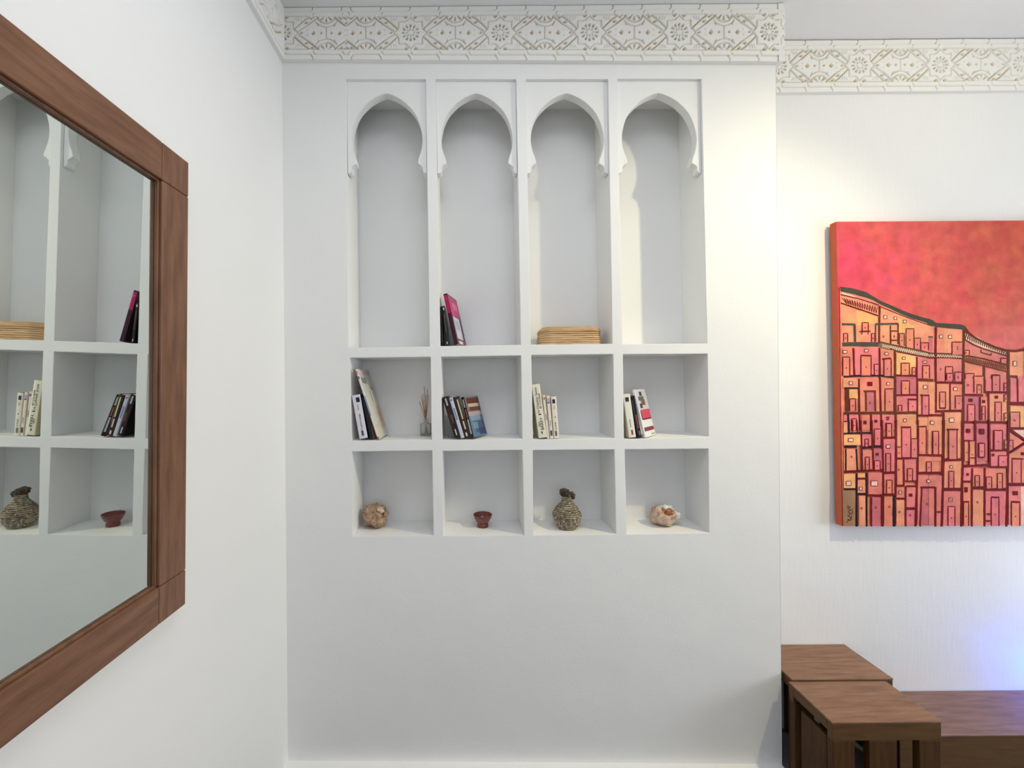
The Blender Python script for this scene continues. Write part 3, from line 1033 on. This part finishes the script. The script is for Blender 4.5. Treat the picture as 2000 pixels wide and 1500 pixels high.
# ------------------------------------------------------------------ side tables and low bench
def side_table(label, x0, x1, y0, y1, ztop, legs, side_panel=True):
    zf = lambda x: fz(x)
    t = thing('side_table', label, 'side table', ((x0+x1)/2, (y0+y1)/2, fz((x0+x1)/2)), group='dark wooden side tables in the corner')
    oz = t.location
    def part(name, bxs, m, bev=.002):
        b = MB()
        for q in bxs: b.box(*q)
        o = b.build(name, m, t, bevel=bev, origin=oz); o.location = (0, 0, 0); return o
    th = .007
    part('tabletop', [(x0, y0, ztop-th, x1, y1, ztop)], M_tx)
    e = .001; ap = .060
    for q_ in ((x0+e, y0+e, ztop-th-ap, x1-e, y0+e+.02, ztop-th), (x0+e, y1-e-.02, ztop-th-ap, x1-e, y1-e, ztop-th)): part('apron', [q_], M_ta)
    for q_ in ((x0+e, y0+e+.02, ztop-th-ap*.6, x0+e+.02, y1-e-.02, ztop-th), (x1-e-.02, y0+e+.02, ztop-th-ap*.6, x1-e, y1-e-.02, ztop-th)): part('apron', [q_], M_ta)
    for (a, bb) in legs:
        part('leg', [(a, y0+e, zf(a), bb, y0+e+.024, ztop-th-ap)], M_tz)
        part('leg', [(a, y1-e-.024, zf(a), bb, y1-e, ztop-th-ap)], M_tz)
    return t, part
t2, part2 = side_table('dark wooden side table nearer the viewer, in front of its twin in the corner', 1.247, 1.631, 1.397, 1.588, .357,
                       [(1.251, 1.327), (1.378, 1.475), (1.553, 1.627)])
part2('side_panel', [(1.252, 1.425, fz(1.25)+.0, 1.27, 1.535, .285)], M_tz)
t1, part1 = side_table('dark wooden side table pushed against the wall, behind its twin', 1.262, 1.665, 1.590, 1.800, .364,
                       [(1.266, 1.34), (1.39, 1.49), (1.585, 1.661)])
bn = thing('low_bench', 'long low dark wooden bench right of the side tables, below the painting', 'bench', (2.3, 1.69, fz(2.3)))
def bpart(name, q, m):
    b = MB(); b.box(*q); o = b.build(name, m, bn, bevel=.002, origin=bn.location); o.location = (0, 0, 0); return o
M_bx = wood('bench_wood', lin(112, 80, 68), lin(138, 104, 92), (2.5, 22, 22), rough=.4)
bpart('seat', (1.672, 1.575, .143, 3.0, 1.800, .150), M_bx)
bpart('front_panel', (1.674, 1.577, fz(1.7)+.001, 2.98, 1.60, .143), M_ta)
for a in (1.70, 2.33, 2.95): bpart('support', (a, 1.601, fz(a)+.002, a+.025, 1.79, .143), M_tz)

# ------------------------------------------------------------------ books
M_page = mat('book_pages', lin(222, 208, 180), rough=.9, bump=.3, bscale=6, stretch=(120, 1, 1), col2=lin(236, 226, 204))
M_glosscover = vcol_mat('printed_cover', rough=.32)
M_ink = {}
def ink(c):
    if c not in M_ink: M_ink[c] = mat('ink_%d_%d_%d' % c, lin(*c), rough=.6)
    return M_ink[c]
def text_mesh(name, txt, size, c, parent, loc, rot):
    cu = bpy.data.curves.new(name, 'FONT'); cu.body = txt; cu.size = size; cu.align_x = 'CENTER'; cu.align_y = 'CENTER'; cu.extrude = .0001
    tmp = bpy.data.objects.new(name, cu); C.objects.link(tmp)
    bpy.context.view_layer.update()
    me = bpy.data.meshes.new_from_object(tmp.evaluated_get(bpy.context.evaluated_depsgraph_get()))
    bpy.data.objects.remove(tmp); me.materials.clear(); me.materials.append(ink(c))
    o = bpy.data.objects.new(name, me); C.objects.link(o); o.parent = parent; o.location = loc; o.rotation_euler = rot
    return o
def book(label, row, col, x_bl, lean, th, h, dep, spine, left=None, right=None, yaw=0, dy=.004, patches=(), texts=(), cover_art=(), top_px=None, group='books standing in the wall niches', name='book', zlift=0):
    """x_bl: pixel x of the spine's lower left corner; lean: degrees to the left; patches on the spine: (u0,u1,v0,v1,rgb) as fractions"""
    Yb = D+dy; X = (x_bl-CX)*Yb/F; X = px(x_bl, 853, Yb)[0]
    a = math.radians(lean); ya = math.radians(yaw)
    zf = min(floor_at(row, col, X), floor_at(row, col, X+th))+zlift
    # the lower right edge carries a book that leans left, so lift the left corner
    t = thing(name, label, 'book', (X, Yb, zf+th*math.sin(a)*1.0+.0006), group=group)
    t.rotation_euler = Matrix.Rotation(-ya, 3, 'Z').to_euler() if yaw else (0, 0, 0)
    t.matrix_world = Matrix.Translation(t.location) @ Matrix.Rotation(-ya, 4, 'Z') @ Matrix.Rotation(-a, 4, 'Y')
    left = left or spine; right = right or spine; ct = .0012
    cm = MB(); ls, lr, ll = lin(*spine), lin(*right), lin(*left)
    # rounded spine in 5 facets
    pr = [(0, .0015), (th*.12, .0004), (th*.5, 0), (th*.88, .0004), (th, .0015)]
    for i in range(4):
        (xa, yaa), (xb, yb) = pr[i], pr[i+1]
        cm.add([(xa, yaa, 0), (xb, yb, 0), (xb, yb, h), (xa, yaa, h)], [(0, 1, 2, 3)], ls)
        cm.add([(xa, yaa+ct, 0), (xb, yb+ct, 0), (xb, yb+ct, h), (xa, yaa+ct, h)], [(0, 1, 2, 3)], ls)
    cm.box(0, .0015, 0, ct, dep, h, ll); cm.box(th-ct, .0015, 0, th, dep, h, lr)
    for (u0, u1, v0, v1, c) in patches: cm.box(th*u0, -.0004, h*v0, th*u1, .0002, h*v1, lin(*c))
    for k, (u0, u1, v0, v1, c) in enumerate(cover_art): cm.box(th-.0001, dep*u0, h*v0, th+.0002+.00006*k, dep*u1, h*v1, lin(*c))
    cm.build('cover', M_glosscover, t)
    pg = MB(); pg.box(ct, ct+.0008, .002, th-ct, dep-.002, h-.002); pg.build('pages', M_page, t)
    for (txt, u, v, size, c) in texts:
        text_mesh('spine_title', txt, size, c, t, (th*u, -.0006, h*v), (PI/2, PI/2*-1, 0))
    return t

W_, K_ = (236, 230, 226), (26, 22, 24)
# col 1, middle
book('thick white paperback with dark square spine picture, in the niche with the reed diffuser', 'mid', 0, 702, 9.6, .034, .180, .110, (226, 220, 228), right=(20, 36, 52),
     patches=[(.42, .85, .83, .94, (24, 30, 70)), (.38, .62, .06, .18, (70, 70, 84))], texts=[('Roman', .5, .72, .008, (90, 80, 90)), ('Le grand voyage', .5, .38, .010, (60, 50, 60))])
book('tan paperback leaning between the thick white paperback and the tall picture album', 'mid', 0, 722.5, 11.5, .014, .172, .115, (30, 34, 42), right=(176, 150, 122), dy=.012)
book('tall thin picture album with pale illustrated cover, leaning in the niche with the reed diffuser', 'mid', 0, 737.5, 17.3, .0085, .300, .168, (232, 220, 214), right=(206, 204, 190), name='picture_album', dy=.001,
     patches=[(.1, .9, .0, .04, (196, 90, 84)), (.2, .8, .93, .98, (220, 120, 130)), (.2, .8, .34, .62, (150, 160, 190)), (.2, .8, .86, .9, (90, 90, 96))],
     cover_art=[(.02, .5, .94, .99, (232, 206, 210)), (.5, .98, .92, .98, (206, 160, 160)), (.10, .20, .80, .88, (96, 104, 104)), (.23, .31, .79, .87, (110, 116, 112)), (.34, .46, .79, .88, (120, 124, 120)), (.66, .9, .70, .74, (170, 150, 144)), (.48, .54, .52, .68, (170, 148, 130)), (.05, .4, .2, .6, (214, 212, 202)), (.38, .42, .30, .5, (186, 186, 174)), (.55, .97, .12, .45, (200, 174, 150)), (.64, .88, .22, .36, (190, 154, 130)), (.05, .35, .03, .16, (218, 208, 186))])
# col 2, tall niche
book('thin black paperback against the side wall, leftmost in the magenta book niche', 'tall', 1, 864.2, 1.6, .0070, .163, .115, (18, 20, 24), left=(20, 40, 44), dy=.012, patches=[(.3, .7, .1, .4, (60, 60, 64))])
book('black paperback with worn white spine lettering, directly left of the magenta book', 'tall', 1, 872.8, 5.5, .0115, .163, .12, (26, 18, 24), dy=.008,
     patches=[(.35, .65, .04, .1, (214, 206, 200)), (.25, .75, .90, .96, (200, 190, 186)), (.42, .6, .34, .8, (120, 104, 90))])
book('magenta book with pale label panel on its cover, leaning in the second arched niche', 'tall', 1, 889, 12.3, .016, .214, .150, (60, 14, 40), right=(110, 22, 84), yaw=13, dy=.001,
     patches=[(.1, .9, .62, .97, (190, 20, 90)), (.3, .8, .86, .91, (236, 200, 210))],
     cover_art=[(.04, .97, .60, .97, (176, 18, 92)), (.3, .8, .72, .86, (214, 90, 130)), (.1, .3, .5, .7, (214, 24, 120)), (.12, .74, .12, .56, (196, 200, 206)), (.2, .6, .3, .5, (160, 176, 180)), (.2, .6, .02, .08, (220, 214, 214)), (.86, .98, .1, .6, (70, 40, 110))])
# col 2, middle
book('black paperback with faded lettering, leftmost of the leaning row above the clay bowl', 'mid', 1, 888, 16.6, .0235, .172, .110, (34, 22, 22), left=(14, 12, 14),
     patches=[(.35, .6, .78, .96, (190, 186, 180)), (.40, .6, .05, .2, (206, 200, 196)), (.1, .4, .25, .7, (70, 24, 26))], texts=[('MYSTERES', .6, .45, .008, (150, 120, 110))])
book('slim pale grey paperback in the leaning row above the clay bowl', 'mid', 1, 900.5, 16.2, .0145, .170, .110, (200, 202, 220), patches=[(.3, .7, .93, .97, (90, 80, 140)), (.3, .7, .45, .75, (130, 138, 170))])
book('dark brown paperback with cream spine title, in the leaning row above the clay bowl', 'mid', 1, 908.5, 15.6, .0215, .172, .110, (58, 36, 24),
     patches=[(.45, .68, .45, .93, (222, 208, 164)), (.4, .65, .20, .40, (226, 204, 190)), (.3, .6, .03, .12, (220, 214, 204)), (.75, .95, .5, .95, (60, 82, 70))])
book('dark paperback with bluish abstract cover, rightmost of the row above the clay bowl', 'mid', 1, 919.5, 15.6, .015, .172, .120, (40, 30, 34), right=(92, 116, 140), yaw=29, dy=.001,
     patches=[(.3, .7, .1, .45, (206, 196, 196)), (.35, .7, .74, .94, (214, 214, 206)), (.4, .7, .48, .70, (190, 110, 66))],
     cover_art=[(.02, .98, .55, .98, (130, 110, 96)), (.1, .98, .82, .96, (96, 50, 26)), (.15, .9, .74, .82, (190, 176, 160)), (.2, .98, .64, .73, (104, 62, 36)), (.05, .95, .52, .62, (170, 160, 168)), (.1, .8, .40, .52, (130, 150, 172)), (.3, .95, .1, .38, (70, 92, 124)), (.12, .5, .2, .36, (110, 140, 160)), (.5, .9, .05, .2, (60, 70, 104))])
# col 3, middle
book('tall thick cream book with dark spine lettering, in the niche above the basket vase', 'mid', 2, 1052.5, 7.2, .033, .220, .140, (234, 228, 204), left=(206, 200, 160), dy=.001,
     texts=[('Le Chevalier Suisse', .40, .70, .0135, (64, 58, 50)), ('du Cardinal', .72, .68, .0135, (64, 58, 50)), ('BARRY', .62, .26, .017, (40, 38, 34)), ('JEAN', .3, .26, .009, (80, 74, 64))],
     patches=[(.35, .68, .425, .445, (30, 28, 26)), (.42, .56, .075, .12, (60, 54, 48))])
book('slim cream paperback squeezed against the right side of the tall cream book', 'mid', 2, 1068.5, 5.6, .011, .178, .110, (232, 222, 208), dy=.006, patches=[(.3, .75, .90, .95, (120, 70, 70))], texts=[('Histoire', .5, .5, .008, (90, 76, 80))])
book('slim white paperback with a lilac picture at the top of its spine', 'mid', 2, 1074.6, 4.6, .0125, .174, .110, (236, 226, 206),
     patches=[(.08, .92, .83, .95, (186, 170, 200)), (.2, .8, .83, .85, (60, 50, 60)), (.22, .85, .07, .19, (84, 82, 78))], texts=[('Contes', .5, .36, .008, (130, 80, 110))])
book('white paperback with dark spine square, rightmost of the upright books beside the tall cream one', 'mid', 2, 1081.8, 3.6, .0215, .172, .110, (238, 228, 208), right=(30, 26, 30),
     patches=[(.22, .72, .83, .93, (34, 36, 54)), (.28, .68, .06, .18, (120, 116, 118)), (.45, .6, .49, .52, (50, 44, 40))], texts=[('Le jardin', .5, .30, .009, (80, 70, 64)), ('Paris', .5, .74, .007, (120, 100, 90))])
# col 4, middle
book('thick white paperback with dark square and red mark on its spine, rightmost niche', 'mid', 3, 1229, 7.6, .028, .178, .112, (240, 236, 222), left=(214, 208, 186),
     patches=[(.22, .72, .83, .93, (58, 48, 56)), (.42, .66, .06, .175, (176, 44, 44)), (.42, .5, .24, .42, (120, 124, 104))])
book('black paperback with red lettering between the red-marked paperback and the magazine', 'mid', 3, 1245, 9.2, .018, .172, .110, (24, 20, 24), patches=[(.45, .7, .22, .55, (170, 70, 70)), (.2, .4, .1, .9, (60, 74, 68)), (.5, .8, .05, .16, (120, 120, 140))])
book('white magazine with red square and dark red band on its cover, rightmost niche', 'mid', 3, 1257, 13, .008, .200, .125, (228, 228, 226), right=(232, 230, 226), yaw=42, dy=.002, name='magazine',
     cover_art=[(.04, .97, .57, .99, (204, 204, 208)), (.36, .6, .86, .95, (86, 48, 50)), (.2, .7, .76, .85, (90, 92, 100)), (.36, .74, .66, .78, (120, 84, 66)), (.2, .42, .60, .70, (70, 56, 50)), (.16, .98, .36, .57, (212, 62, 84)), (.16, .98, .355, .385, (90, 16, 20)), (.10, .17, .36, .55, (110, 30, 34)), (.08, .97, .12, .20, (140, 34, 44)), (.1, .5, .15, .19, (100, 62, 92)), (.62, .92, .035, .05, (96, 96, 88))])

# ------------------------------------------------------------------ reed diffuser
Yd = D+.128
X, _ = px(832, 850, Yd); zf = floor_at('mid', 0, X)
df = thing('reed_diffuser', 'small square glass reed diffuser at the right side of the leftmost middle niche', 'diffuser', (X, Yd, zf+.0008))
M_glass = bpy.data.materials.new('clear_glass'); M_glass.use_nodes = True
gb = M_glass.node_tree.nodes['Principled BSDF']; gb.inputs['Base Color'].default_value = (.93, .94, .9, 1); gb.inputs['Transmission Weight'].default_value = .92; gb.inputs['Roughness'].default_value = .04; gb.inputs['IOR'].default_value = 1.45
b = MB()
def ring(hw, z, r=.25, n=24):
    out = []
    for k in range(n):
        a = 2*PI*k/n; c, s = math.cos(a), math.sin(a); p = 5 if r else 2
        q = (abs(c)**p+abs(s)**p)**(-1/p); out.append((hw*q*c, hw*q*s, z))
    return out
prof = [(.0225, 0, 1), (.0232, .003, 1), (.0235, .045, 1), (.0225, .053, 1), (.011, .058, 0), (.0095, .060, 0), (.0095, .069, 0), (.0112, .070, 0), (.0112, .073, 0), (.0080, .073, 0), (.0078, .059, 0), (.0205, .051, 1), (.0210, .044, 1), (.0208, .006, 1), (.019, .0045, 1)]
vs = []; n = 24
for hw, z, sq in prof: vs += ring(hw, z, sq, n)
b.add(vs, [(i*n+k, i*n+(k+1) % n, (i+1)*n+(k+1) % n, (i+1)*n+k) for i in range(len(prof)-1) for k in range(n)]+[tuple(range(n)), tuple((len(prof)-1)*n+k for k in range(n))])
b.build('bottle', M_glass, df)
b = MB(); vs = ring(.0204, .0050, 1)+ring(.0206, .010, 1); b.add(vs, [(k, (k+1) % n, n+(k+1) % n, n+k) for k in range(n)]+[tuple(range(n)), tuple(n+k for k in range(n))])
b.build('liquid', mat('amber_oil', lin(120, 84, 30), rough=.1), df)
M_reed = mat('reed', lin(150, 100, 52), rough=.8, col2=lin(186, 142, 92), vscale=60)
for (dx, zt, ddy) in ((-.028, .150, .0), (-.020, .172, .006), (-.012, .185, -.004), (-.006, .215, .004), (.002, .180, -.006), (.008, .205, .002), (.012, .178, .008), (-.015, .160, -.008)):
    b = MB(); b.tube([(dx*-.25, ddy*-.4, .012), (0+dx*.12, ddy*.1, .073), (dx, ddy, zt)], .0013, 6); b.build('reed', M_reed, df, smooth=True)

# ------------------------------------------------------------------ rattan basket
Yb_ = D+.087
X0, _ = px(1056, 660, D+.02); X1, _ = px(1177, 660, D+.03); Xc = (X0+X1)/2
bk_ = thing('rattan_basket', 'low coiled rattan basket standing in the third arched niche', 'basket', (Xc, Yb_, floor_at('tall', 2, Xc)+.0008))
M_rat = mat('rattan', lin(188, 146, 100), rough=.7, bump=.3, bscale=20, stretch=(3, 3, 60), col2=lin(226, 194, 150), vscale=3)
hw, hd, rc = (X1-X0)/2-.003, .068, .040
def rr_ring(hw, hd, rc, z, n=10, seed=0):
    pts = []
    for q, (sx, sy) in enumerate(((1, 1), (-1, 1), (-1, -1), (1, -1))):
        for k in range(n+1):
            a = PI/2*q+PI/2*k/n; pts.append((sx*(hw-rc)+rc*math.cos(a), sy*(hd-rc)+rc*math.sin(a), z))
    out = []
    for i in range(len(pts)):
        p, r2 = Vector(pts[i]), Vector(pts[(i+1) % len(pts)]); m = max(1, int((r2-p).length/.012))
        for k in range(m):
            v = p.lerp(r2, k/m); v.z += .0012*noise.noise(Vector((v.x*25, v.y*25, seed))); out.append(v)
    return out
b = MB()
rad = .0046
for i in range(6):
    z = rad+i*.0088; sh = 0.0
    b.tube(rr_ring(hw-.0006*i, hd-.0006*i, rc, z, seed=i*3.1), rad, 8, closed=True)
b.box(-hw+.004, -hd+.03, .002, hw-.004, hd-.03, .006); b.box(-hw+.03, -hd+.004, .002, hw-.03, hd-.004, .006)
b.build('body', M_rat, bk_, smooth=True)
b = MB()
for i in range(3):
    z = rad+(i+6)*.0088-.0018*i; b.tube(rr_ring(hw-.002-.004*i*i*.7, hd-.002-.004*i*i*.7, rc, z, seed=40+i), rad, 8, closed=True)
for i in range(5): b.tube(rr_ring(hw-.022-.0095*i, hd-.022-.0095*i, max(.005, rc-.01*i), .0725, seed=60+i), rad*.98, 8, closed=True)
b.build('lid', M_rat, bk_, smooth=True)

# ------------------------------------------------------------------ lower niche ornaments
def blob(name, loc, rx, ry, rz, m, seed, amp=.25, sc=2.5, sub=4, flat=.0, parent=None, craters=()):
    bm = bmesh.new(); bmesh.ops.create_icosphere(bm, subdivisions=sub, radius=1)
    for v in bm.verts:
        d = v.co.normalized(); o = Vector((seed*3.3, seed*1.7, seed))
        n = noise.noise(d*sc*.5+o)*amp*1.4+noise.noise(d*sc*1.6+o)*amp*.6+noise.noise(d*sc*5+o)*amp*.25
        r = 1+n
        for (cd, cr, cdp) in craters:
            a = d.angle(Vector(cd))
            if a < cr: r -= cdp*(1-(a/cr)**2)
        v.co = Vector((d.x*rx*r, d.y*ry*r, d.z*rz*r))
    zmin = min(v.co.z for v in bm.verts)
    for v in bm.verts:
        v.co.z = max(v.co.z-zmin-rz*flat, 0)
    me = bpy.data.meshes.new(name); bm.to_mesh(me); bm.free()
    for p in me.polygons: p.use_smooth = True
    me.materials.append(m); o = bpy.data.objects.new(name, me); C.objects.link(o); o.location = loc
    if parent: o.parent = parent
    return o
def stone_mat(name, a, b_, c_, sc=38):
    m = mat(name, a, rough=.42, bump=1.0, bscale=90, col2=b_, vscale=sc)
    rp = [x for x in m.node_tree.nodes if x.type == 'VALTORGB'][0]; e = rp.color_ramp.elements.new(.82); e.color = c_
    return m
M_rock = stone_mat('geode_crust', lin(132, 96, 62), lin(196, 168, 142), lin(240, 232, 222), sc=70)
M_rock2 = stone_mat('quartz_crust', lin(168, 124, 96), lin(222, 200, 182), lin(246, 240, 236))
Yr = D+.105; X, _ = px(732, 1028, Yr)
g1 = thing('geode_stone', 'rounded brown crystalline stone in the bottom left niche', 'stone', (X, Yr, floor_at('low', 0, X)+.0004))
blob('crust', (0, 0, 0), .052, .046, .049, M_rock, 4.2, amp=.22, sc=3.2, flat=.10, parent=g1, craters=[((.75, -.55, .75), .55, .22)])
blob('crystal_cluster', (.030, -.024, .062), .016, .012, .013, mat('pale_crystal', lin(226, 200, 180), rough=.15, bump=.8, bscale=150), 2.2, amp=.5, sc=6, sub=3, parent=g1)
blob('knob', (.047, -.012, .044), .016, .015, .012, M_rock, 8.8, amp=.3, sc=4, sub=3, parent=g1)
Yr = D+.095; X, _ = px(1297, 1027, Yr)
g2 = thing('quartz_stone', 'pale quartz stone with a brown hollow in the bottom right niche', 'stone', (X, Yr, floor_at('low', 3, X)+.0004))
blob('crust', (-.004, 0, 0), .054, .046, .040, M_rock2, 6.1, amp=.18, sc=3, flat=.16, parent=g2, craters=[((.1, -.6, .75), .6, .28)])
blob('brown_hollow', (.0, -.021, .036), .026, .017, .017, mat('iron_stain', lin(120, 62, 28), rough=.5, bump=1, bscale=120, col2=lin(196, 140, 90), vscale=90), 3.3, amp=.5, sc=5, sub=4, parent=g2)
M_qz = mat('white_quartz', lin(226, 222, 226), rough=.15, bump=.6, bscale=100)
blob('crystal', (.042, -.010, .020), .021, .020, .021, M_qz, 9.7, amp=.35, sc=4, sub=3, parent=g2)
blob('crystal', (.010, .004, .058), .030, .022, .012, M_qz, 1.7, amp=.5, sc=5, sub=3, parent=g2)
# bowl
Yr = D+.105; X, _ = px(943, 1031, Yr)
bw = thing('clay_bowl', 'small red-brown glazed footed bowl in the second bottom niche', 'bowl', (X, Yr, floor_at('low', 1, X)+.0004))
M_clay = mat('glazed_clay', lin(126, 48, 34), rough=.22, col2=lin(96, 30, 26), vscale=30, coat=.4, stretch=(1, 1, 6))
b = MB(); b.lathe([(.0001, .004), (.021, .004), (.0235, 0), (.0245, .0), (.0245, .012), (.0225, .016), (.0222, .018)], 40); b.build('foot', M_clay, bw, smooth=True)
b = MB(); b.lathe([(.0001, .016), (.0215, .016), (.028, .022), (.0315, .028), (.0325, .029), (.0365, .038), (.0375, .039), (.0405, .049), (.0412, .052), (.040, .053), (.038, .050), (.034, .038), (.026, .026), (.012, .0205), (.0001, .020)], 40); b.build('bowl_body', M_clay, bw, smooth=True)
# coiled basket vase
Yr = D+.082; X, _ = px(1107.5, 1031, Yr)
vz = thing('coiled_basket_vase', 'dark coiled grass vase with a tufted top in the third bottom niche', 'vase', (X, Yr, floor_at('low', 2, X)+.0004))
ctl = [(.034, 0), (.042, .006), (.051, .022), (.056, .038), (.0605, .055), (.0605, .060), (.055, .070), (.046, .084), (.034, .097), (.026, .106), (.022, .114), (.020, .124), (.0195, .132)]
def prof_at(z):
    for (r0, z0_), (r1, z1_) in zip(ctl, ctl[1:]):
        if z <= z1_: return r0+(r1-r0)*(z-z0_)/(z1_-z0_)
    return ctl[-1][0]
b = MB(); z = .0045; pitch = .0074
while z < .131:
    r = prof_at(z)-.003; n = max(48, int(2*PI*r/.003)); pts, rad_ = [], []
    for k in range(n):
        a = 2*PI*k/n; pts.append((r*math.cos(a), r*math.sin(a), z)); rad_.append(.0040+.0006*math.sin(k*2.1))
    b.tube(pts, rad_, 7, closed=True); z += pitch
b.lathe([(.0001, .003), (.032, .003)], 30)
b.lathe([(prof_at(q)-.004, q) for q in (.004, .02, .04, .058, .075, .09, .105, .12, .131)], 30)
M_grass = mat('dried_grass_coil', lin(92, 80, 64), rough=.75, bump=.5, bscale=150, col2=lin(182, 170, 144), vscale=90)
b.build('vase_body', M_grass, vz, smooth=True)
# light stitches
b = MB(); rg = random.Random(5)
for i in range(64):
    row = rg.randrange(1, 15); z = .0045+row*pitch; r = prof_at(z)+.0008; a = rg.uniform(-PI, PI)
    c_, s_ = math.cos(a), math.sin(a); M_ = Matrix.Translation((r*c_, r*s_, z)) @ Matrix.Rotation(a, 4, 'Z')
    b.box(-.0012, -.0016, -.0022, .0014, .0016, .0022, M=M_)
st = b.build('stitching', mat('pale_stitch', lin(226, 214, 186), rough=.6), vz, bevel=.0006); st['kind'] = 'stuff'
M_tuft = mat('dark_tuft', lin(60, 52, 46), rough=.9, bump=1, bscale=160, col2=lin(112, 92, 66), vscale=60)
for (x, y, zz, a, b_, c_, sd) in ((-.009, 0, .131, .019, .015, .015, 2.5), (.014, -.003, .124, .019, .014, .011, 5.5), (.001, -.002, .126, .019, .018, .010, 7.7), (.023, -.002, .118, .010, .008, .008, 3.1)):
    blob('tuft', (x, y, zz), a, b_, c_, M_tuft, sd, amp=.42, sc=5, sub=4, parent=vz)
